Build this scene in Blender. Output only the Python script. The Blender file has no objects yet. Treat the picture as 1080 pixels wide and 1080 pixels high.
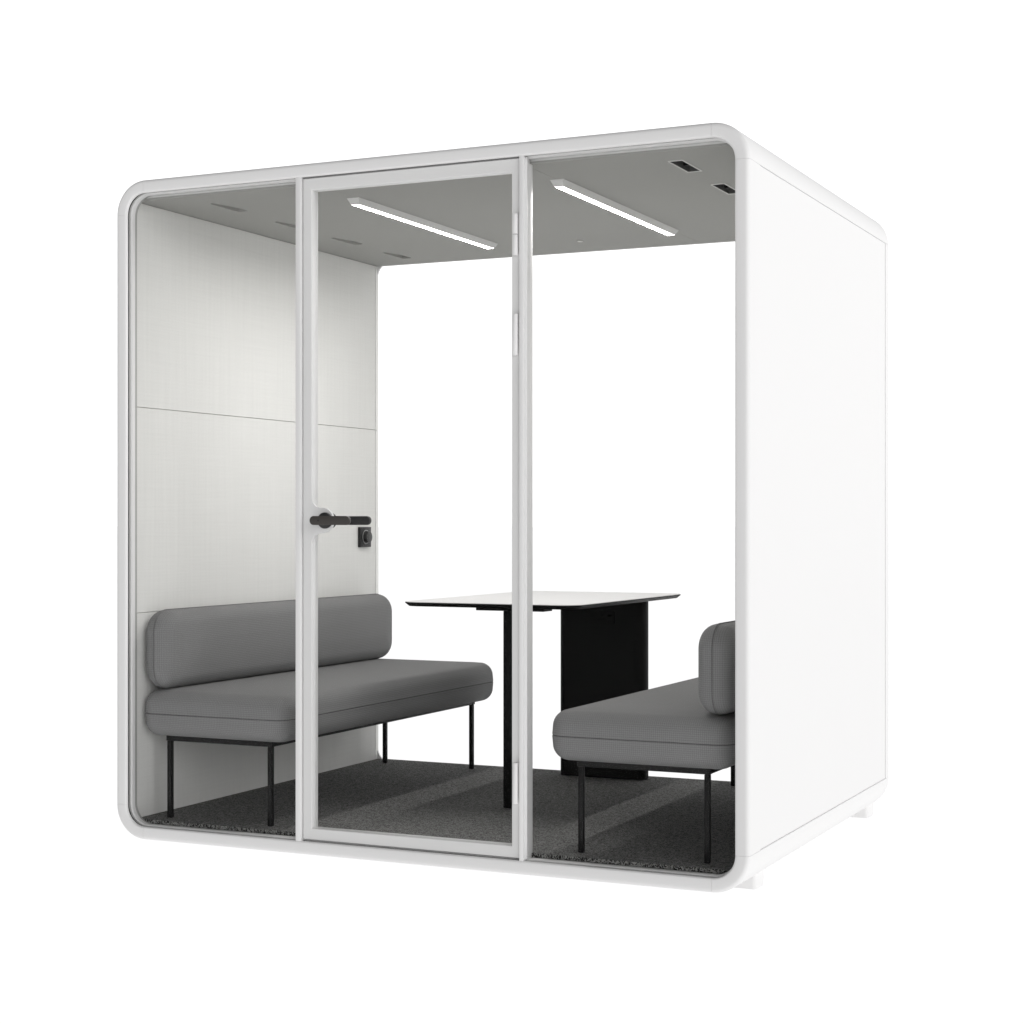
import bpy, bmesh, math
from mathutils import Vector, Matrix

S = bpy.context.scene
COL = S.collection
PI = math.pi
R = math.radians

# overall size of the pod body (metres); body bottom is z = 0, front face is y = 0
W, H, D = 2.310, 2.300, 1.798
RO = 0.117                # outer corner radius
FLOOR = 0.061             # carpet surface
CEIL = 2.2384             # ceiling surface
WALL = 0.0435             # inner face of the side walls, measured from the outside
GROUND = -0.030

# ------------------------------------------------------------------ helpers
def link(o, parent=None):
    COL.objects.link(o)
    if parent is not None:
        o.parent = parent
    return o

def finish(name, bm, mat, parent=None, smooth=35, doubles=1e-6):
    if doubles:
        bmesh.ops.remove_doubles(bm, verts=bm.verts, dist=doubles)
    bmesh.ops.recalc_face_normals(bm, faces=bm.faces)
    me = bpy.data.meshes.new(name)
    bm.to_mesh(me); bm.free()
    if smooth:
        for p in me.polygons: p.use_smooth = True
        me.set_sharp_from_angle(angle=R(smooth))
    for m in (mat if isinstance(mat, (list, tuple)) else [mat]):
        me.materials.append(m)
    return link(bpy.data.objects.new(name, me), parent)

def empty(name, loc=(0, 0, 0), parent=None):
    o = bpy.data.objects.new(name, None)
    o.location = loc
    o.empty_display_size = 0.1
    return link(o, parent)

def tag(o, label, cat, group=None):
    o['label'] = label; o['category'] = cat
    if group: o['group'] = group

def box(bm, x0, x1, y0, y1, z0, z1, bev=0.0, seg=2, mi=0):
    b = bmesh.new()
    vs = [b.verts.new((x, y, z)) for x in (x0, x1) for y in (y0, y1) for z in (z0, z1)]
    for f in ((0, 1, 3, 2), (4, 6, 7, 5), (0, 4, 5, 1), (2, 3, 7, 6), (0, 2, 6, 4), (1, 5, 7, 3)):
        b.faces.new([vs[i] for i in f])
    bmesh.ops.recalc_face_normals(b, faces=b.faces)
    if bev:
        bmesh.ops.bevel(b, geom=b.edges[:], offset=bev, segments=seg, profile=0.5, affect='EDGES')
    merge(bm, b, mi)

def merge(bm, b, mi=0):
    b.verts.index_update()
    vs = [bm.verts.new(v.co) for v in b.verts]
    for f in b.faces:
        nf = bm.faces.new([vs[v.index] for v in f.verts]); nf.material_index = mi
    b.free()

def cyl(bm, c, axis, r, h, n=32, bev=0.0, r2=None, mi=0):
    """solid of revolution centred on c, length h along axis"""
    b = bmesh.new()
    r2 = r if r2 is None else r2
    prof = [(-h/2, r)] if not bev else [(-h/2, r-bev), (-h/2+bev*0.3, r-bev*0.3), (-h/2+bev, r)]
    prof += [(h/2, r2)] if not bev else [(h/2-bev, r2), (h/2-bev*0.3, r2-bev*0.3), (h/2, r2-bev)]
    rings = [[b.verts.new((rr*math.cos(2*PI*i/n), rr*math.sin(2*PI*i/n), t)) for i in range(n)] for t, rr in prof]
    for a, c2 in zip(rings, rings[1:]):
        for i in range(n):
            b.faces.new((a[i], a[(i+1) % n], c2[(i+1) % n], c2[i]))
    b.faces.new(list(reversed(rings[0]))); b.faces.new(rings[-1])
    M = {'x': Matrix.Rotation(R(90), 4, 'Y'), 'y': Matrix.Rotation(R(-90), 4, 'X'), 'z': Matrix.Identity(4)}[axis]
    bmesh.ops.transform(b, matrix=Matrix.Translation(c) @ M, verts=b.verts)
    merge(bm, b, mi)

def plate(outlines, half, bev, place, seg=3):
    """flat plate with holes: first outline is the rim, the others are openings (2-D points); returns a bmesh"""
    cu = bpy.data.curves.new('tmp', 'CURVE')
    cu.dimensions = '2D'; cu.fill_mode = 'BOTH'
    cu.extrude = half - bev; cu.bevel_depth = bev; cu.bevel_resolution = seg
    cu.offset = -bev
    for pts in outlines:
        sp = cu.splines.new('POLY'); sp.points.add(len(pts) - 1)
        for p, q in zip(sp.points, pts): p.co = (q[0], q[1], 0, 1)
        sp.use_cyclic_u = True
    ob = bpy.data.objects.new('tmp', cu); COL.objects.link(ob)
    dg = bpy.context.evaluated_depsgraph_get()
    me = bpy.data.meshes.new_from_object(ob.evaluated_get(dg))
    bm = bmesh.new(); bm.from_mesh(me)
    bpy.data.objects.remove(ob); bpy.data.curves.remove(cu); bpy.data.meshes.remove(me)
    bmesh.ops.transform(bm, matrix=place, verts=bm.verts)
    bmesh.ops.remove_doubles(bm, verts=bm.verts, dist=1e-5)
    return bm

def rrect(x0, x1, y0, y1, r, n=8):
    out = []
    for cx, cy, a0 in ((x1-r, y1-r, 0), (x0+r, y1-r, 90), (x0+r, y0+r, 180), (x1-r, y0+r, 270)):
        for i in range(n+1):
            a = R(a0 + 90*i/n)
            out.append((cx + r*math.cos(a), cy + r*math.sin(a)))
    return out

XZ = lambda y: Matrix(((1, 0, 0, 0), (0, 0, -1, y), (0, 1, 0, 0), (0, 0, 0, 1)))   # plate (u,v) -> (x,z) at depth y
XY = lambda z: Matrix.Translation((0, 0, z))

# ------------------------------------------------------------------ materials
def new_mat(name):
    m = bpy.data.materials.new(name); m.use_nodes = True
    nt = m.node_tree
    return m, nt, nt.nodes, nt.links, nt.nodes['Principled BSDF']

def N(nodes, t, **kw):
    n = nodes.new(t)
    for k, v in kw.items(): setattr(n, k, v)
    return n

def math_node(nt, op, a, b=None, c=None):
    n = nt.nodes.new('ShaderNodeMath'); n.operation = op
    for i, v in enumerate((a, b, c)):
        if v is None: continue
        if isinstance(v, (int, float)): n.inputs[i].default_value = v
        else: nt.links.new(v, n.inputs[i])
    return n.outputs[0]

def paint(name, col, rough=0.4, spec=0.35, var=0.03, bump=0.02, scale=900, metal=0.0):
    """powder-coated metal: tiny orange peel and a breath of unevenness"""
    m, nt, nd, ln, p = new_mat(name)
    tc = N(nd, 'ShaderNodeTexCoord')
    n1 = N(nd, 'ShaderNodeTexNoise'); n1.inputs['Scale'].default_value = 3.0; n1.inputs['Detail'].default_value = 5
    n2 = N(nd, 'ShaderNodeTexNoise'); n2.inputs['Scale'].default_value = scale; n2.inputs['Detail'].default_value = 2
    ln.new(tc.outputs['Object'], n1.inputs['Vector']); ln.new(tc.outputs['Object'], n2.inputs['Vector'])
    mp = N(nd, 'ShaderNodeMapRange')
    mp.inputs['To Min'].default_value = 1 - var; mp.inputs['To Max'].default_value = 1 + var * 0.5
    ln.new(n1.outputs['Fac'], mp.inputs['Value'])
    mx = N(nd, 'ShaderNodeVectorMath', operation='SCALE'); mx.inputs[0].default_value = col
    ln.new(mp.outputs[0], mx.inputs['Scale']); ln.new(mx.outputs[0], p.inputs['Base Color'])
    rr = N(nd, 'ShaderNodeMapRange'); rr.inputs['To Min'].default_value = rough - 0.06; rr.inputs['To Max'].default_value = rough + 0.06
    ln.new(n1.outputs['Fac'], rr.inputs['Value']); ln.new(rr.outputs[0], p.inputs['Roughness'])
    p.inputs['Specular IOR Level'].default_value = spec; p.inputs['Metallic'].default_value = metal
    b = N(nd, 'ShaderNodeBump'); b.inputs['Strength'].default_value = bump; b.inputs['Distance'].default_value = 0.001
    ln.new(n2.outputs['Fac'], b.inputs['Height']); ln.new(b.outputs[0], p.inputs['Normal'])
    return m

def weave(name, col, period, amp, rough=0.95, bump=0.25, streak=0.0, mottle=0.06, sheen=0.0):
    """woven cloth: crossed threads, uneven yarn and soft mottling"""
    m, nt, nd, ln, p = new_mat(name)
    tc = N(nd, 'ShaderNodeTexCoord')
    sx = N(nd, 'ShaderNodeSeparateXYZ'); ln.new(tc.outputs['Object'], sx.inputs[0])
    k = 2 * PI / period
    s = [math_node(nt, 'SINE', math_node(nt, 'MULTIPLY', sx.outputs[i], k)) for i in range(3)]
    # threads run only along the surface: fade each axis out where it points into the cloth
    sn = N(nd, 'ShaderNodeSeparateXYZ'); ln.new(tc.outputs['Normal'], sn.inputs[0])
    for i in range(3):
        w = N(nd, 'ShaderNodeMapRange', interpolation_type='SMOOTHSTEP')
        w.inputs['From Min'].default_value = 0.80; w.inputs['From Max'].default_value = 0.35
        ln.new(math_node(nt, 'ABSOLUTE', sn.outputs[i]), w.inputs['Value'])
        s[i] = math_node(nt, 'MULTIPLY', s[i], w.outputs[0])
    th = math_node(nt, 'ADD', math_node(nt, 'ADD', s[0], s[1]), s[2])
    th = math_node(nt, 'MULTIPLY', th, 1/2)
    fine = N(nd, 'ShaderNodeTexNoise'); fine.inputs['Scale'].default_value = 420; fine.inputs['Detail'].default_value = 3
    ln.new(tc.outputs['Object'], fine.inputs['Vector'])
    big = N(nd, 'ShaderNodeTexNoise'); big.inputs['Scale'].default_value = 2.5; big.inputs['Detail'].default_value = 4
    ln.new(tc.outputs['Object'], big.inputs['Vector'])
    # slubby threads: noise stretched along the height, and along the length
    def st(sc):
        mpn = N(nd, 'ShaderNodeMapping'); mpn.inputs['Scale'].default_value = sc
        ln.new(tc.outputs['Object'], mpn.inputs['Vector'])
        t = N(nd, 'ShaderNodeTexNoise'); t.inputs['Scale'].default_value = 1.0; t.inputs['Detail'].default_value = 4
        ln.new(mpn.outputs[0], t.inputs['Vector'])
        return math_node(nt, 'SUBTRACT', t.outputs['Fac'], 0.5)
    v = math_node(nt, 'MULTIPLY_ADD', th, amp, 1.0)
    v = math_node(nt, 'MULTIPLY_ADD', math_node(nt, 'SUBTRACT', fine.outputs['Fac'], 0.5), amp * 1.6, v)
    v = math_node(nt, 'MULTIPLY_ADD', math_node(nt, 'SUBTRACT', big.outputs['Fac'], 0.5), mottle, v)
    if streak:
        v = math_node(nt, 'MULTIPLY_ADD', st((70, 70, 2.2)), streak, v)
        v = math_node(nt, 'MULTIPLY_ADD', st((3, 3, 160)), streak * 0.8, v)
    mx = N(nd, 'ShaderNodeVectorMath', operation='SCALE'); mx.inputs[0].default_value = col
    ln.new(v, mx.inputs['Scale']); ln.new(mx.outputs[0], p.inputs['Base Color'])
    p.inputs['Roughness'].default_value = rough; p.inputs['Specular IOR Level'].default_value = 0.12
    p.inputs['Sheen Weight'].default_value = sheen
    b = N(nd, 'ShaderNodeBump'); b.inputs['Strength'].default_value = bump; b.inputs['Distance'].default_value = 0.0008
    ln.new(math_node(nt, 'ADD', th, fine.outputs['Fac']), b.inputs['Height']); ln.new(b.outputs[0], p.inputs['Normal'])
    return m

def carpet_mat(name, lo, hi, scale, stretch=(1, 1, 1), cell=260, tuft=0.22):
    m, nt, nd, ln, p = new_mat(name)
    tc = N(nd, 'ShaderNodeTexCoord')
    mpn = N(nd, 'ShaderNodeMapping'); mpn.inputs['Scale'].default_value = stretch
    ln.new(tc.outputs['Object'], mpn.inputs['Vector'])
    n1 = N(nd, 'ShaderNodeTexNoise'); n1.inputs['Scale'].default_value = scale; n1.inputs['Detail'].default_value = 3; n1.inputs['Roughness'].default_value = 0.7
    n2 = N(nd, 'ShaderNodeTexNoise'); n2.inputs['Scale'].default_value = scale * 0.22; n2.inputs['Detail'].default_value = 3
    for n in (n1, n2): ln.new(mpn.outputs[0], n.inputs['Vector'])
    v = math_node(nt, 'ADD', math_node(nt, 'MULTIPLY', n1.outputs['Fac'], 0.75), math_node(nt, 'MULTIPLY', n2.outputs['Fac'], 0.25))
    # single tufts: one random value per little cell
    q = N(nd, 'ShaderNodeVectorMath', operation='SCALE'); ln.new(mpn.outputs[0], q.inputs[0]); q.inputs['Scale'].default_value = cell
    fl = N(nd, 'ShaderNodeVectorMath', operation='FLOOR'); ln.new(q.outputs[0], fl.inputs[0])
    wn = N(nd, 'ShaderNodeTexWhiteNoise'); ln.new(fl.outputs[0], wn.inputs['Vector'])
    v = math_node(nt, 'ADD', math_node(nt, 'MULTIPLY', v, 1 - tuft), math_node(nt, 'MULTIPLY', wn.outputs['Value'], tuft))
    cr = N(nd, 'ShaderNodeValToRGB')
    cr.color_ramp.elements[0].position = 0.36; cr.color_ramp.elements[0].color = (*lo, 1)
    cr.color_ramp.elements[1].position = 0.64; cr.color_ramp.elements[1].color = (*hi, 1)
    ln.new(v, cr.inputs[0]); ln.new(cr.outputs[0], p.inputs['Base Color'])
    p.inputs['Roughness'].default_value = 1.0; p.inputs['Specular IOR Level'].default_value = 0.05
    b = N(nd, 'ShaderNodeBump'); b.inputs['Strength'].default_value = 0.5; b.inputs['Distance'].default_value = 0.003
    ln.new(v, b.inputs['Height']); ln.new(b.outputs[0], p.inputs['Normal'])
    return m

def glass_mat():
    """thin anti-reflective pane: clear, with a faint mirror at grazing angles"""
    m = bpy.data.materials.new('clear_glass'); m.use_nodes = True
    nt = m.node_tree; nd = nt.nodes; ln = nt.links; nd.clear()
    out = N(nd, 'ShaderNodeOutputMaterial'); mix = N(nd, 'ShaderNodeMixShader')
    t = N(nd, 'ShaderNodeBsdfTransparent'); g = N(nd, 'ShaderNodeBsdfGlossy'); g.inputs['Roughness'].default_value = 0.0
    f = N(nd, 'ShaderNodeFresnel'); f.inputs['IOR'].default_value = 1.06
    ln.new(f.outputs[0], mix.inputs[0]); ln.new(t.outputs[0], mix.inputs[1]); ln.new(g.outputs[0], mix.inputs[2])
    ln.new(mix.outputs[0], out.inputs['Surface'])
    return m

def emit_mat(name, col, strength):
    m, nt, nd, ln, p = new_mat(name)
    p.inputs['Base Color'].default_value = (0.8, 0.8, 0.8, 1)
    p.inputs['Emission Color'].default_value = (*col, 1); p.inputs['Emission Strength'].default_value = strength
    return m

def backlit_floor_mat():
    """added translucent floor: lit evenly from below, so no contact shadow shows"""
    m = bpy.data.materials.new('backlit_floor'); m.use_nodes = True
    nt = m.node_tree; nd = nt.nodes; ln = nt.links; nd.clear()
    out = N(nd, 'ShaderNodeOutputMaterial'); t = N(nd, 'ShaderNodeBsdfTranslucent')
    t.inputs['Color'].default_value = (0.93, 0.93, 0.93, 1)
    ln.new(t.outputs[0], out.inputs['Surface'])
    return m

M_WHITE = paint('white_powder_coat', (0.757, 0.752, 0.751), 0.42, 0.3, 0.015)
M_DOOR = paint('shaded_door_white', (0.70, 0.697, 0.693), 0.4, 0.3, 0.015)  # darker than the frame white: shade on the door face put into colour
M_BEAD = paint('white_glazing_bead', (0.72, 0.72, 0.71), 0.45, 0.3, 0.015)
M_JAMB = paint('shade_grey_jamb', (0.40, 0.40, 0.39), 0.45, 0.3, 0.015)  # white profile toned grey, shade beside the glazing bead painted in
M_RUBBER = paint('black_rubber', (0.03, 0.03, 0.03), 0.7, 0.2)
M_BLACK = paint('black_steel', (0.010, 0.010, 0.010), 0.5, 0.2, 0.1, 0.0)
M_TABLEB = paint('black_table_lacquer', (0.0065, 0.0065, 0.0065), 0.55, 0.15, 0.1, 0.0)
M_TOP = paint('white_laminate', (0.66, 0.655, 0.65), 0.45, 0.3, 0.02)
M_HANDLE = paint('dark_bronze_handle', (0.043, 0.038, 0.034), 0.38, 0.4, 0.08)
M_HANDLE2 = paint('charcoal_handle', (0.024, 0.024, 0.024), 0.42, 0.4, 0.08)
M_PLASTIC = paint('black_plastic', (0.008, 0.008, 0.008), 0.45, 0.35, 0.1)
M_RING = paint('satin_metal_ring', (0.32, 0.32, 0.32), 0.35, 0.5, 0.05)
M_CEIL = weave('grey_ceiling_felt', (0.36, 0.36, 0.345), 0.0045, 0.02, streak=0.0, mottle=0.03, bump=0.1)
M_WALL = weave('pale_grey_wall_fabric', (0.72, 0.72, 0.70), 0.005, 0.018, streak=0.09, mottle=0.03, bump=0.12)
M_CLOTH = weave('mid_grey_wool', (0.203, 0.203, 0.203), 0.0066, 0.18, streak=0.0, mottle=0.06, bump=0.2, sheen=0.05)
M_SEAM = paint('dark_seam_thread', (0.05, 0.05, 0.05), 0.9, 0.1)
M_CARPET = carpet_mat('charcoal_carpet', (0.045, 0.045, 0.044), (0.310, 0.310, 0.303), 230)
M_CEDGE = carpet_mat('cut_carpet_edge', (0.006, 0.006, 0.006), (0.27, 0.27, 0.26), 190, (1, 1, 1), 330, 0.55)
M_VENTIN = paint('dark_vent_inside', (0.10, 0.10, 0.098), 0.6, 0.3)
M_VENTR = paint('vent_trim', (0.62, 0.62, 0.60), 0.4, 0.4)
M_GLASS = glass_mat()
M_LED = emit_mat('led_diffuser', (1.0, 0.985, 0.965), 3.0)
M_LAMP = paint('lamp_housing', (0.62, 0.62, 0.61), 0.45, 0.3)

# ------------------------------------------------------------------ setting
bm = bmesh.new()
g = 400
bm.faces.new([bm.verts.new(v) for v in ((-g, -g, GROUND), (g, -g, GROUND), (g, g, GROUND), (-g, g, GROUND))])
ground = finish('ground', bm, backlit_floor_mat(), None, 0)  # floor sheet added to glow white and swallow the contact shadow
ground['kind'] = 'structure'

# ------------------------------------------------------------------ the pod
pod = empty('meeting_pod', (0, 0, 0))
tag(pod, 'white meeting pod with rounded white frame, glass front and hinged glass door', 'office pod')

# --- shell: one section lofted round the rounded rectangle of the frame
P0, P1 = 0.110, 1.744          # panel recess, front and back ends
REC = 0.009
def section(recess, groove):
    gq = 0.0016 if groove else 0.0
    rc = REC if recess else gq
    s = []
    rb = 0.014
    for i in range(5):                                   # back outer fillet
        a = R(90*i/4); s.append((0.008 - 0.008*math.sin(a) + gq, D - 0.008 + 0.008*math.cos(a)))
    s += [(gq, P1), (rc, P1), (rc, P0), (gq, P0)]
    for i in range(7):                                   # front outer fillet
        a = R(90*i/6); s.append((rb - rb*math.cos(a) + gq*math.cos(a), rb - rb*math.sin(a) + gq*math.sin(a)))
    for i in range(5):                                   # front inner fillet
        a = R(90*i/4); s.append((0.0385 + 0.0065*math.sin(a), 0.0065 - 0.0065*math.cos(a) + gq*(1 - i/4)))
    s += [(0.045, 0.0115), (0.036, 0.0115), (0.036, 0.0190), (0.0435, 0.0190), (0.0435, 0.0270)]
    for i in range(5):                                   # rounded glazing bead
        a = R(90*i/4); s.append((0.0435 + 0.0055*math.sin(a), 0.0335 - 0.0055*math.cos(a)))
    s += [(0.049, 0.046), (0.0465, 0.048), (0.0465, 0.0600), (0.020, 0.0600), (0.020, D-0.012), (0.0422, D-0.012), (0.0422, D-0.004), (0.040, D)]
    return s

stations = []                   # (point, normal, recess, groove)
corners = [((W-RO, H-RO), 0), ((RO, H-RO), 90), ((RO, RO), 180), ((W-RO, RO), 270)]
for (cx, cz), a0 in corners:
    n0 = Vector((math.cos(R(a0)), math.sin(R(a0)))); t0 = Vector((-n0.y, n0.x))
    c = Vector((cx, cz))
    e = 0.0007
    st = c + n0*RO - t0*0.0
    stations.append((st - t0*3*e, n0, True, False))
    stations.append((st - t0*2.9*e, n0, False, False))
    stations.append((st - t0*2*e, n0, False, False))
    stations.append((st - t0*e, n0, False, True))
    for i in range(21):
        a = R(a0 + 90*i/20); n = Vector((math.cos(a), math.sin(a)))
        stations.append((c + n*RO, n, False, False))
    n1 = Vector((math.cos(R(a0+90)), math.sin(R(a0+90)))); t1 = Vector((-n1.y, n1.x))
    en = c + n1*RO
    stations.append((en + t1*e, n1, False, True))
    stations.append((en + t1*2*e, n1, False, False))
    stations.append((en + t1*2.9*e, n1, False, False))
    stations.append((en + t1*3*e, n1, True, False))
bm = bmesh.new()
rings = []
for p, n, rec, gr in stations:
    rings.append([bm.verts.new((p.x - n.x*i, y, p.y - n.y*i)) for i, y in section(rec, gr)])
k = len(rings[0])
sec = section(False, False)
MI = {}
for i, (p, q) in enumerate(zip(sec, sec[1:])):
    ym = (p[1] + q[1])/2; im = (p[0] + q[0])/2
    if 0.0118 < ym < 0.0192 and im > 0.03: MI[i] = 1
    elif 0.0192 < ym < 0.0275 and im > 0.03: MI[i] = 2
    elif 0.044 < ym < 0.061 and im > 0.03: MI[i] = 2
for a, b in zip(rings, rings[1:] + rings[:1]):
    for i in range(k):
        f = bm.faces.new((a[i], a[(i+1) % k], b[(i+1) % k], b[i]))
        f.material_index = MI.get(i, 0)
bmesh.ops.dissolve_degenerate(bm, dist=1e-6, edges=bm.edges[:])
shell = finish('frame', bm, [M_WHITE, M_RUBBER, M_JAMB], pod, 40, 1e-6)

# --- outer panels lying in the recesses
def panel(name, x0, x1, y0, y1, z0, z1, mat=M_WHITE, bev=0.001):
    bm = bmesh.new(); box(bm, x0, x1, y0, y1, z0, z1, bev, 1)
    return finish(name, bm, mat, pod)
gp = 0.0024
ps0, ps1 = RO + gp, H - RO - gp
panel('side_panel', W-REC-0.001, W-0.0012, P0+gp, P1-gp, ps0, ps1)
panel('side_panel', 0.0012, REC+0.001, P0+gp, P1-gp, ps0, ps1)
panel('roof_panel', RO+gp, W-RO-gp, P0+gp, P1-gp, H-REC-0.001, H-0.0012)
panel('base_panel', RO+gp, W-RO-gp, P0+gp, P1-gp, 0.0012, REC+0.001)

# --- levelling feet
for fx in (0.098, W-0.098):
    for fy in (0.285, 1.728):
        bm = plate([rrect(-0.045, 0.045, -0.045, 0.045, 0.014, 6)], (0.0 - GROUND + 0.02)/2, 0.003, XY(0))
        o = finish('levelling_foot', bm, M_WHITE, pod)
        o.location = (fx, fy, (0.02 + GROUND)/2)

# --- inside: fabric walls of three stacked panels, ceiling boards, carpet
YI0, YI1 = 0.0605, D - 0.0015
zj = [FLOOR - 0.014, 0.785, 1.514, CEIL]
for side in (0, 1):
    for a, b in zip(zj, zj[1:]):
        x0, x1 = (WALL - 0.018, WALL) if side == 0 else (W - WALL, W - WALL + 0.018)
        panel('wall_panel', x0, x1, YI0, YI1, a + 0.0008, b - 0.0008, M_WALL, 0.0015)
VY = [0.20, 0.617, 1.034, 1.45]
VL = 0.185
CX = [0.775, 1.551]
cb = [WALL - 0.015, CX[0], CX[1], W - WALL + 0.015]
for i, (a, b) in enumerate(zip(cb, cb[1:])):
    holes = []
    if i == 0: holes = [rrect(0.254, 0.299, y, y+VL, 0.012, 5) for y in VY]
    if i == 2: holes = [rrect(1.985, 2.030, y, y+VL, 0.003, 3) for y in VY]
    bm = plate([[(a+0.0006, YI0), (b-0.0006, YI0), (b-0.0006, YI1), (a+0.0006, YI1)]] + holes, 0.004, 0.0, XY(CEIL+0.004))
    finish('ceiling_board', bm, M_CEIL, pod, 30)

bm = bmesh.new()
box(bm, 0.05, W-0.05, YI0+0.0008, YI0+0.014, CEIL+0.0083, H-0.0275)
finish('ceiling_trim', bm, M_BEAD, pod, 0)
bm = bmesh.new()
box(bm, WALL+0.001, W-WALL-0.001, YI0+0.002, YI1, 0.046, FLOOR)
box(bm, WALL+0.02, W-WALL-0.02, YI0-0.002, YI0+0.0015, 0.0475, FLOOR-0.0005, 0, 1, 1)
finish('carpet', bm, [M_CARPET, M_CEDGE], pod, 0)
panel('floor_board', WALL+0.001, W-WALL-0.001, YI0, YI1, 0.024, 0.0455, M_BEAD, 0.0)

# --- ceiling vents: plain scoops on the left, trimmed fan slots on the right
for y in VY:
    bm = bmesh.new()
    x0, x1, z1 = 0.2545, 0.2985, CEIL + 0.030
    # sloping scoop: shallow in front, deep at the far end
    ring0 = rrect(x0, x1, y+0.0005, y+VL-0.0005, 0.012, 5)
    lo = [bm.verts.new((p[0], p[1], CEIL+0.0015)) for p in ring0]
    hi = [bm.verts.new((p[0], p[1], CEIL+0.004+0.009*(p[1]-y)/VL)) for p in ring0]
    n = len(lo)
    for i in range(n): bm.faces.new((lo[i], lo[(i+1) % n], hi[(i+1) % n], hi[i]))
    bm.faces.new(hi)
    finish('air_vent', bm, M_CEIL, pod, 30)
for y in VY:
    v = plate([rrect(1.9825, 2.0325, y-0.0025, y+VL+0.0025, 0.003, 3), rrect(1.9862, 2.0288, y+0.0018, y+VL-0.0018, 0.002, 3)], 0.0016, 0.0, XY(CEIL-0.0006))
    v = finish('air_vent', v, M_VENTR, pod, 30)
    bm = bmesh.new()
    q = [(1.9865, y+0.002), (2.0285, y+0.002), (2.0285, y+VL-0.002), (1.9865, y+VL-0.002)]
    lo = [bm.verts.new((a, b, CEIL)) for a, b in q]; hi = [bm.verts.new((a, b, CEIL+0.038)) for a, b in q]
    for i in range(4): bm.faces.new((lo[i], lo[(i+1) % 4], hi[(i+1) % 4], hi[i]))
    bm.faces.new(hi)
    finish('vent_box', bm, M_VENTIN, v, 30)
    bm = bmesh.new()
    box(bm, 1.9875, 2.0275, y+VL*0.70, y+VL*0.74, CEIL+0.010, CEIL+0.037, 0.001, 1)
    cyl(bm, (2.008, y+VL*0.42, CEIL+0.026), 'y', 0.011, VL*0.5, 20)
    finish('vent_blade', bm, M_PLASTIC, v, 30)

LED_W = 7.9
# --- linear LED lamps and the small sensor
for lx in (0.7745, 1.5505):
    bm = bmesh.new()
    y0, y1, z0 = 0.335, 1.425, CEIL - 0.021
    # channel with ends cut on a slant
    pts_t = [(lx-0.0245, y0-0.018), (lx+0.0245, y0-0.018), (lx+0.0245, y1+0.018), (lx-0.0245, y1+0.018)]
    pts_b = [(lx-0.0162, y0), (lx+0.0162, y0), (lx+0.0162, y1), (lx-0.0162, y1)]
    t = [bm.verts.new((a, b, CEIL-0.0003)) for a, b in pts_t]; b_ = [bm.verts.new((a, b, z0)) for a, b in pts_b]
    for i in range(4): bm.faces.new((t[i], t[(i+1) % 4], b_[(i+1) % 4], b_[i]))
    pin = [(lx-0.0148, y0+0.0015), (lx+0.0148, y0+0.0015), (lx+0.0148, y1-0.0015), (lx-0.0148, y1-0.0015)]
    r0 = [bm.verts.new((a, b, z0)) for a, b in pin]; r1 = [bm.verts.new((a, b, z0+0.0045)) for a, b in pin]
    for i in range(4):
        bm.faces.new((b_[i], b_[(i+1) % 4], r0[(i+1) % 4], r0[i])); bm.faces.new((r0[i], r0[(i+1) % 4], r1[(i+1) % 4], r1[i]))
    bm.faces.new(r1); bm.faces.new(list(reversed(t)))
    lamp = finish('ceiling_light', bm, M_LAMP, pod, 30)
    bm = bmesh.new(); box(bm, lx-0.0146, lx+0.0146, y0+0.002, y1-0.002, z0+0.0030, z0+0.0042)
    finish('diffuser', bm, M_LED, lamp, 0)
    la = bpy.data.lights.new('led_strip', 'AREA'); la.shape = 'RECTANGLE'
    la.size = 0.0290; la.size_y = y1 - y0 - 0.004; la.energy = LED_W; la.color = (1.0, 0.985, 0.965)
    lo = link(bpy.data.objects.new('led_strip', la), lamp)
    lo.location = (lx, (y0+y1)/2, z0 + 0.0022)
bm = bmesh.new(); cyl(bm, (1.134, 1.506, CEIL-0.003), 'z', 0.011, 0.005, 24, 0.001)
finish('ceiling_sensor', bm, M_VENTR, pod)

# --- mullions
bm = bmesh.new()
box(bm, 0.738, 0.7585, 0.0022, 0.0590, 0.0435, H-0.0435, 0.0018)
finish('mullion', bm, M_WHITE, pod)
bm = bmesh.new()
box(bm, 1.5595, 1.5735, 0.0022, 0.0575, 0.0435, H-0.0435, 0.0018)
box(bm, 1.5700, 1.5775, 0.0140, 0.0675, 0.0475, CEIL-0.001, 0.0014)
box(bm, 1.5710, 1.5795, 0.0165, 0.0270, 0.0475, H-0.046, 0.0014)
finish('mullion', bm, M_WHITE, pod)

# --- dark gasket behind the gap round the door
bm = bmesh.new()
box(bm, 0.7590, 0.7635, 0.030, 0.036, 0.046, H-0.046)
box(bm, 1.5545, 1.5590, 0.030, 0.036, 0.046, H-0.046)
box(bm, 0.7640, 1.5540, 0.030, 0.036, 0.0440, 0.0535)
box(bm, 0.7640, 1.5540, 0.030, 0.036, H-0.0535, H-0.0440)
finish('door_gasket', bm, M_RUBBER, pod, 0)

# --- fixed panes
def pane(name, x0, x1, z0, z1, y, parent, t=0.006):
    bm = bmesh.new(); box(bm, x0, x1, y, y+t, z0, z1)
    return finish(name, bm, M_GLASS, parent, 0)
pane('glass_pane', 0.0425, 0.7375, 0.0425, H-0.0425, 0.0195, pod)
pane('glass_pane', 1.5830, W-0.0425, 0.0425, H-0.0425, 0.0195, pod)
pane('glass_pane', 0.0435, W-0.0435, 0.0435, H-0.0435, D-0.030, pod)

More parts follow.
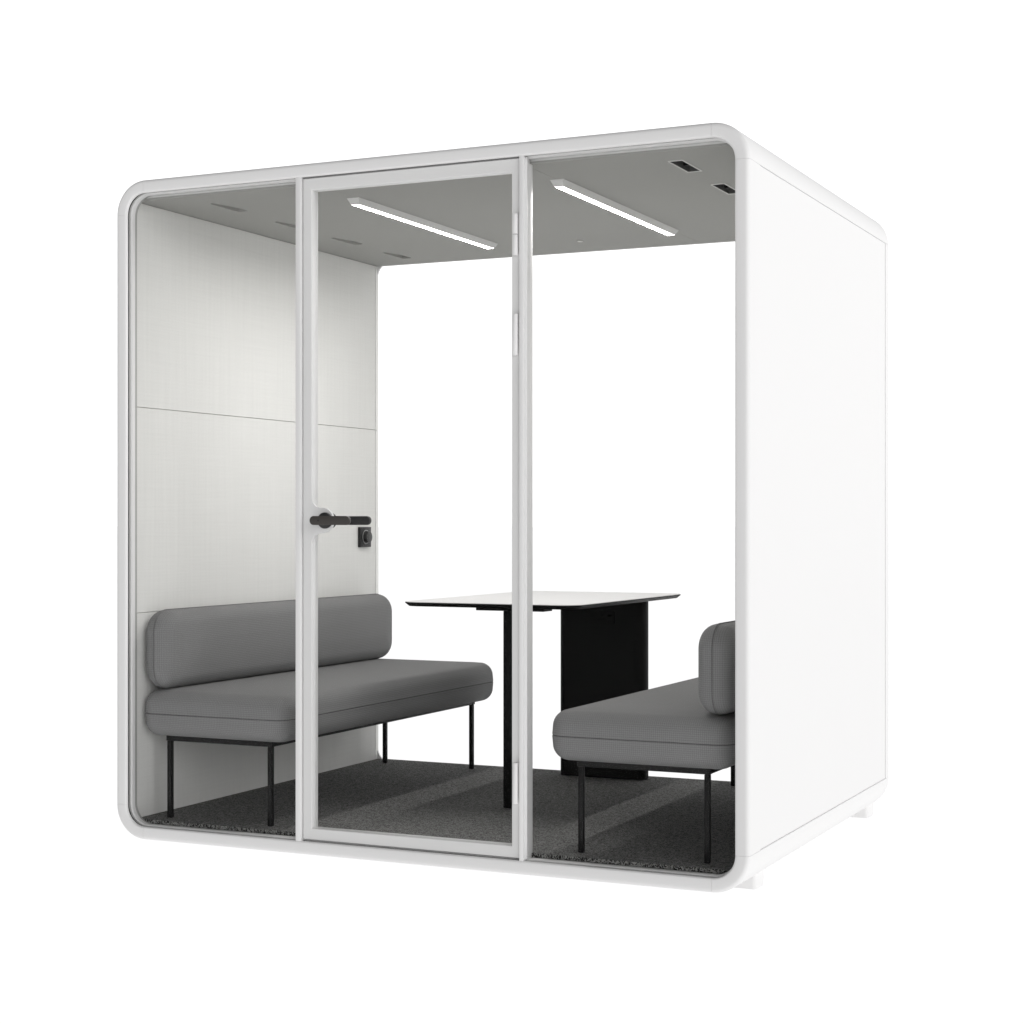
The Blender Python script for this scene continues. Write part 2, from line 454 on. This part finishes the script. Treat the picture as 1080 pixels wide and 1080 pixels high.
# --- door leaf with the lobe that carries the handle
DX0, DX1, DZ0, DZ1 = 0.7615, 1.5565, 0.0505, H - 0.0495
OX0, OX1, OZ0, OZ1 = 0.7960, 1.5300, 0.0880, H - 0.0890
HZ = 1.112; LCX = 0.836; LR = 0.0425; LF = 0.032
def lobe():
    pts = []
    # from the stile, concave fillet, then round the lobe, then back to the stile
    zt = HZ + LR + LF
    for i in range(9):
        a = R(180 + 90*i/8); pts.append((OX0 + LF + LF*math.cos(a), zt + LF*math.sin(a)))
    for i in range(1, 17):
        a = R(90 - 180*i/17); pts.append((LCX + LR*math.cos(a), HZ + LR*math.sin(a)))
    zb = HZ - LR - LF
    for i in range(9):
        a = R(90 + 90*i/8); pts.append((OX0 + LF + LF*math.cos(a), zb + LF*math.sin(a)))
    pts += [(OX0 - 0.006, zb), (OX0 - 0.006, zt)]
    return pts
DY = 0.0115; DT = 0.042
bm = plate([[(DX0, DZ0), (DX1, DZ0), (DX1, DZ1), (DX0, DZ1)], [(OX0, OZ0), (OX1, OZ0), (OX1, OZ1), (OX0, OZ1)]], DT/2, 0.0032, XZ(DY + DT/2))
merge(bm, plate([lobe()], 0.006, 0.0015, XZ(DY + 0.0063)))
door = finish('door', bm, M_DOOR, pod, 40)
pane('door_glass', OX0-0.004, OX1+0.004, OZ0-0.004, OZ1+0.004, DY+0.022, door)
def hinge(z0, z1, split):
    bm = bmesh.new()
    cuts = [(z0, z1)] if not split else [(z0, (z0+z1)/2 - 0.0015), ((z0+z1)/2 + 0.0015, z1)]
    for a, b in cuts: cyl(bm, (1.5480, -0.0015, (a+b)/2), 'z', 0.0082, b-a, 24, 0.0012)
    box(bm, 1.5440, 1.5520, 0.0000, 0.0125, z0+0.004, z1-0.004)
    finish('hinge', bm, M_WHITE, door, 40)
hinge(1.944, 2.074, True); hinge(1.630, 1.760, False); hinge(0.223, 0.352, False)

def lever(y_face, sgn, mat_l, mat_r):
    """round rose, neck and flat lever with rounded ends; sgn -1 outside, +1 inside"""
    bm = bmesh.new()
    cyl(bm, (0.8500 if sgn < 0 else 0.8450, y_face + sgn*0.005, HZ), 'y', 0.0268, 0.010, 48, 0.0015)
    o1 = finish('handle_rose', bm, mat_r, door, 40)
    bm = bmesh.new()
    yc = y_face + (sgn*0.046 if sgn < 0 else 0.060)
    cyl(bm, (0.8500, (y_face + yc)/2, HZ), 'y', 0.0095, abs(yc - y_face) - 0.012, 24)
    b = plate([rrect(0.8195, 0.9700, HZ-0.0148, HZ+0.0148, 0.0146, 12)], 0.0075, 0.002, XZ(yc))
    b.faces.index_update()
    merge(bm, b)
    if sgn < 0:
        cyl(bm, (0.853, yc - 0.0074, HZ), 'y', 0.0028, 0.001, 16, 0, None, 1)
    o2 = finish('handle', bm, [mat_l, M_RUBBER], door, 40)
lever(DY, -1, M_HANDLE, M_HANDLE2)
lever(DY+0.0285, 1, M_HANDLE2, M_HANDLE2)

# --- rotary control on the left wall
bm = bmesh.new()
box(bm, WALL+0.0003, WALL+0.013, 1.614, 1.708, 0.999, 1.086, 0.0015)
ctl = finish('wall_control', bm, M_PLASTIC, pod, 40)
bm = bmesh.new(); cyl(bm, (WALL+0.0225, 1.662, 1.0425), 'x', 0.025, 0.018, 48, 0.002)
finish('dial', bm, M_HANDLE2, ctl, 40)
bm = bmesh.new()
b = plate([[(0.0305*math.cos(2*PI*i/64), 0.0305*math.sin(2*PI*i/64)) for i in range(64)],
           [(0.0275*math.cos(2*PI*i/64), 0.0275*math.sin(2*PI*i/64)) for i in range(64)]], 0.001, 0.0,
          Matrix.Translation((WALL+0.0140, 1.662, 1.0425)) @ Matrix.Rotation(R(90), 4, 'Y'))
merge(bm, b)
finish('dial_ring', bm, M_RING, ctl, 40)

# ------------------------------------------------------------------ benches
def cushion(L2, W2, T, rp, re, bulge=0.0022, groove=0.0020, nc=10, ne=8):
    """padded block centred on the origin: plan 2*L2 by 2*W2, thickness T, plan radius rp, edge radius re, seam at mid thickness"""
    bm = bmesh.new()
    prof = []                                            # (inset, z, material)
    h = T/2
    for i in range(ne+1):
        a = R(90*i/ne); prof.append((re - re*math.sin(a), -h + re - re*math.cos(a)))
    zs = -h + re
    for f in (0.35, 0.75): prof.append((-bulge*f, zs + (0 - zs)*f))
    prof += [(-bulge, -0.0032), (groove - bulge, -0.0010), (groove - bulge, 0.0010), (-bulge, 0.0032)]
    for f in (0.75, 0.35): prof.append((-bulge*f, (h - re)*(1-f)))
    for i in range(ne+1):
        a = R(90*i/ne); prof.append((re - re*math.cos(a), h - re + re*math.sin(a)))
    def ring(ins, z):
        r = max(rp - ins, 0.006)
        return [bm.verts.new((x, y, z)) for x, y in rrect(-L2+ins, L2-ins, -W2+ins, W2-ins, r, nc)]
    rings = [ring(*p) for p in prof]
    n = len(rings[0])
    for j, (a, b) in enumerate(zip(rings, rings[1:])):
        for i in range(n):
            f = bm.faces.new((a[i], a[(i+1) % n], b[(i+1) % n], b[i]))
            if abs(prof[j][1]) < 0.0015 and abs(prof[j+1][1]) < 0.0015: f.material_index = 1
    for rg, sg, flip in ((rings[0], -1, True), (rings[-1], 1, False)):
        prev = rg; z0 = prof[0][1] if sg < 0 else prof[-1][1]
        for ins, dz in ((re+0.015, 0.0022), (re+0.05, 0.0045), (re+0.11, 0.006)):
            if ins > min(L2, W2) - 0.01: break
            cur = ring(ins, z0 + sg*dz)
            for i in range(n):
                bm.faces.new((prev[i], prev[(i+1) % n], cur[(i+1) % n], cur[i]))
            prev = cur
        bm.faces.new(prev)
    return bm

def rounded_seat(name, bm, M, parent):
    bmesh.ops.transform(bm, matrix=M, verts=bm.verts)
    return finish(name, bm, [M_CLOTH, M_SEAM], parent, 50, 1e-6)

SX = 0.304                       # half depth of the seat; the bench backs on to -x
bench = empty('upholstered_bench', (0.3545, 0.8980, FLOOR))
tag(bench, 'grey bench with long backrest against the pale left wall, all four black legs showing', 'bench', 'benches facing each other across the table')
zb = -FLOOR
rounded_seat('seat', cushion(SX, 0.834, 0.161, 0.060, 0.054), Matrix.Translation((0, 0, 0.4325+zb)), bench)
BT = 0.120
rounded_seat('backrest', cushion(0.1395, 0.830, BT, 0.078, 0.056),
             Matrix.Translation((-SX + BT/2 + 0.002, 0, 0.6555+zb)) @ Matrix.Rotation(R(90), 4, 'Y'), bench)
bm = bmesh.new()
fx, fy, ft = 0.2095, 0.7760, 0.0110
ztop, zbot = 0.3535+zb, 0.3345+zb
box(bm, -fx-ft, fx+ft, -fy-ft, -fy+ft, zbot, ztop, 0.0012, 1)
box(bm, -fx-ft, fx+ft, fy-ft, fy+ft, zbot, ztop, 0.0012, 1)
box(bm, -fx-ft+0.0005, -fx+ft, -fy+ft+0.0003, fy-ft-0.0003, zbot+0.0004, ztop-0.0004, 0.0012, 1)
box(bm, fx-ft, fx+ft-0.0005, -fy+ft+0.0003, fy-ft-0.0003, zbot+0.0004, ztop-0.0004, 0.0012, 1)
finish('bench_frame', bm, M_BLACK, bench, 40)
for sx in (-1, 1):
    for sy in (-1, 1):
        bm = bmesh.new()
        lt = 0.0088
        box(bm, sx*fx-lt, sx*fx+lt, sy*fy-lt, sy*fy+lt, 0.001, zbot-0.0005, 0.0025, 2)
        finish('leg', bm, M_BLACK, bench, 40)

def copy_tree(o, parent=None):
    c = o.copy(); COL.objects.link(c); c.parent = parent
    for ch in list(o.children):
        copy_tree(ch, c)
    return c
bench2 = copy_tree(bench)
bench2.location = (1.9270, 0.9080, FLOOR); bench2.rotation_euler = (0, 0, PI)
bench2['label'] = 'grey upholstered bench by the right frame, its backrest half hidden by the frame edge'

# ------------------------------------------------------------------ table
table = empty('meeting_table', (1.155, 1.18, FLOOR))
tag(table, 'rectangular table with thin white top and black legs, standing between the two benches', 'table')
TZ = 0.8185
def tpart(name, bm, mat):
    bmesh.ops.transform(bm, matrix=Matrix.Translation((-1.155, -1.18, -FLOOR)), verts=bm.verts)
    return finish(name, bm, mat, table, 40)
tx0, tx1, ty0, ty1 = 0.799, 1.500, 0.600, 1.735
bm = bmesh.new()                                         # tabletop board, under-bevelled all round
loops = [(0.0, TZ-0.0022), (0.0, TZ-0.0050), (0.0150, TZ-0.0165), (0.03, TZ-0.0172)]
rg = [[bm.verts.new((x, y, z)) for x, y in rrect(tx0+i, tx1-i, ty0+i, ty1-i, 0.072-i, 10)] for i, z in loops]
n = len(rg[0])
for a, b in zip(rg, rg[1:]):
    for i in range(n): bm.faces.new((a[i], a[(i+1) % n], b[(i+1) % n], b[i]))
bm.faces.new(rg[0]); bm.faces.new(rg[-1])
tpart('tabletop', bm, M_TABLEB)
bm = plate([rrect(tx0+0.0012, tx1-0.0012, ty0+0.0012, ty1-0.0012, 0.0708, 10)], 0.0009, 0.0, XY(TZ-0.0011))
tpart('top_surface', bm, M_TOP)
bm = plate([rrect(0.970, 1.352, 1.655, 1.735, 0.0395, 10)], (TZ-0.0180-FLOOR-0.002)/2, 0.0, XY((TZ-0.0180+FLOOR+0.002)/2))
tpart('slab_leg', bm, M_TABLEB)
bm = bmesh.new(); box(bm, 1.126, 1.186, 0.800, 0.860, FLOOR+0.002, TZ-0.0360, 0.003, 2)
tpart('post_leg', bm, M_TABLEB)
bm = bmesh.new(); box(bm, 1.020, 1.292, 0.790, 0.870, TZ-0.0355, TZ-0.0180, 0.0015, 1)
tpart('mounting_plate', bm, M_TABLEB)
# sockets near the top of the slab: two three-pin outlets and a charging port
bm = bmesh.new(); box(bm, 1.092, 1.222, 1.6525, 1.6560, 0.692, 0.742, 0.001, 1)
plate_o = tpart('socket_plate', bm, M_TABLEB)
M_HOLE = paint('socket_hole', (0.002, 0.002, 0.002), 0.9, 0.05)
def socket(cx, cz):
    bm = bmesh.new()
    for dx, dz, w, h in ((0, 0.010, 0.003, 0.005), (-0.009, -0.008, 0.004, 0.0026), (0.009, -0.008, 0.004, 0.0026)):
        box(bm, cx+dx-w, cx+dx+w, 1.6515, 1.6530, cz+dz-h, cz+dz+h)
    bmesh.ops.transform(bm, matrix=Matrix.Translation((-1.155, -1.18, -FLOOR)), verts=bm.verts)
    return finish('socket', bm, M_HOLE, plate_o, 0)
socket(1.125, 0.718); socket(1.170, 0.718)
bm = bmesh.new(); box(bm, 1.196, 1.210, 1.6515, 1.6530, 0.722, 0.730)
bmesh.ops.transform(bm, matrix=Matrix.Translation((-1.155, -1.18, -FLOOR)), verts=bm.verts)
finish('charging_port', bm, M_HOLE, plate_o, 0)

# ------------------------------------------------------------------ studio light
wd = bpy.data.worlds.new('World'); S.world = wd; wd.use_nodes = True
nt = wd.node_tree; nd = nt.nodes; ln = nt.links; nd.clear()
out = N(nd, 'ShaderNodeOutputWorld'); bg = N(nd, 'ShaderNodeBackground')
tc = N(nd, 'ShaderNodeTexCoord'); sp = N(nd, 'ShaderNodeSeparateXYZ')
ln.new(tc.outputs['Generated'], sp.inputs[0])
def ramp(sock, a, b):
    m = N(nd, 'ShaderNodeMapRange', interpolation_type='SMOOTHSTEP')
    m.inputs['From Min'].default_value = a; m.inputs['From Max'].default_value = b
    ln.new(sock, m.inputs['Value']); return m.outputs[0]
def mix(a, b, f):
    # a + (b-a)*f
    return math_node(nt, 'ADD', a if not isinstance(a, (int, float)) else a, math_node(nt, 'MULTIPLY', math_node(nt, 'SUBTRACT', b, a), f))
FRONT, BACK, RIGHT, TOP, BELOW = 0.62, 1.27, 3.06, 0.10, 1.115
v = mix(FRONT, RIGHT, ramp(sp.outputs[0], 0.25, 0.85))           # big soft box on the right
v = mix(v, 0.14, ramp(sp.outputs[0], -0.20, -0.75))              # unlit side of the studio on the left
v = mix(v, TOP, ramp(sp.outputs[2], 0.32, 0.66))                 # dimmer overhead
bk = math_node(nt, 'MULTIPLY', ramp(sp.outputs[1], 0.15, 0.50), ramp(sp.outputs[2], 0.80, 0.45))
v = mix(v, BACK, bk)                                              # white cyclorama behind
v = mix(v, BELOW, ramp(sp.outputs[2], 0.0, -0.02))               # added glow from below that whitens the floor sheet
ln.new(v, bg.inputs['Strength']); bg.inputs['Color'].default_value = (1, 1, 1, 1)
ln.new(bg.outputs[0], out.inputs['Surface'])

# ------------------------------------------------------------------ camera
cd = bpy.data.cameras.new('camera'); cam = bpy.data.objects.new('camera', cd); COL.objects.link(cam)
cd.sensor_width = 36; cd.sensor_fit = 'HORIZONTAL'
cd.lens = 36 * 1850.36 / 1080
cd.shift_y = 11.1 / 1080
cd.clip_start = 0.05; cd.clip_end = 2000
cam.location = (3.8712, -4.9902, 1.1054)
cam.rotation_euler = (R(90), 0, R(25.0733))
S.camera = cam

S.view_settings.view_transform = 'Standard'
S.view_settings.look = 'None'
S.view_settings.exposure = 0; S.view_settings.gamma = 1
S.view_settings.use_curve_mapping = False
S.render.engine = 'CYCLES'
S.cycles.use_denoising = True
S.cycles.max_bounces = 16; S.cycles.diffuse_bounces = 8
S.cycles.transparent_max_bounces = 24
S.cycles.sample_clamp_indirect = 6
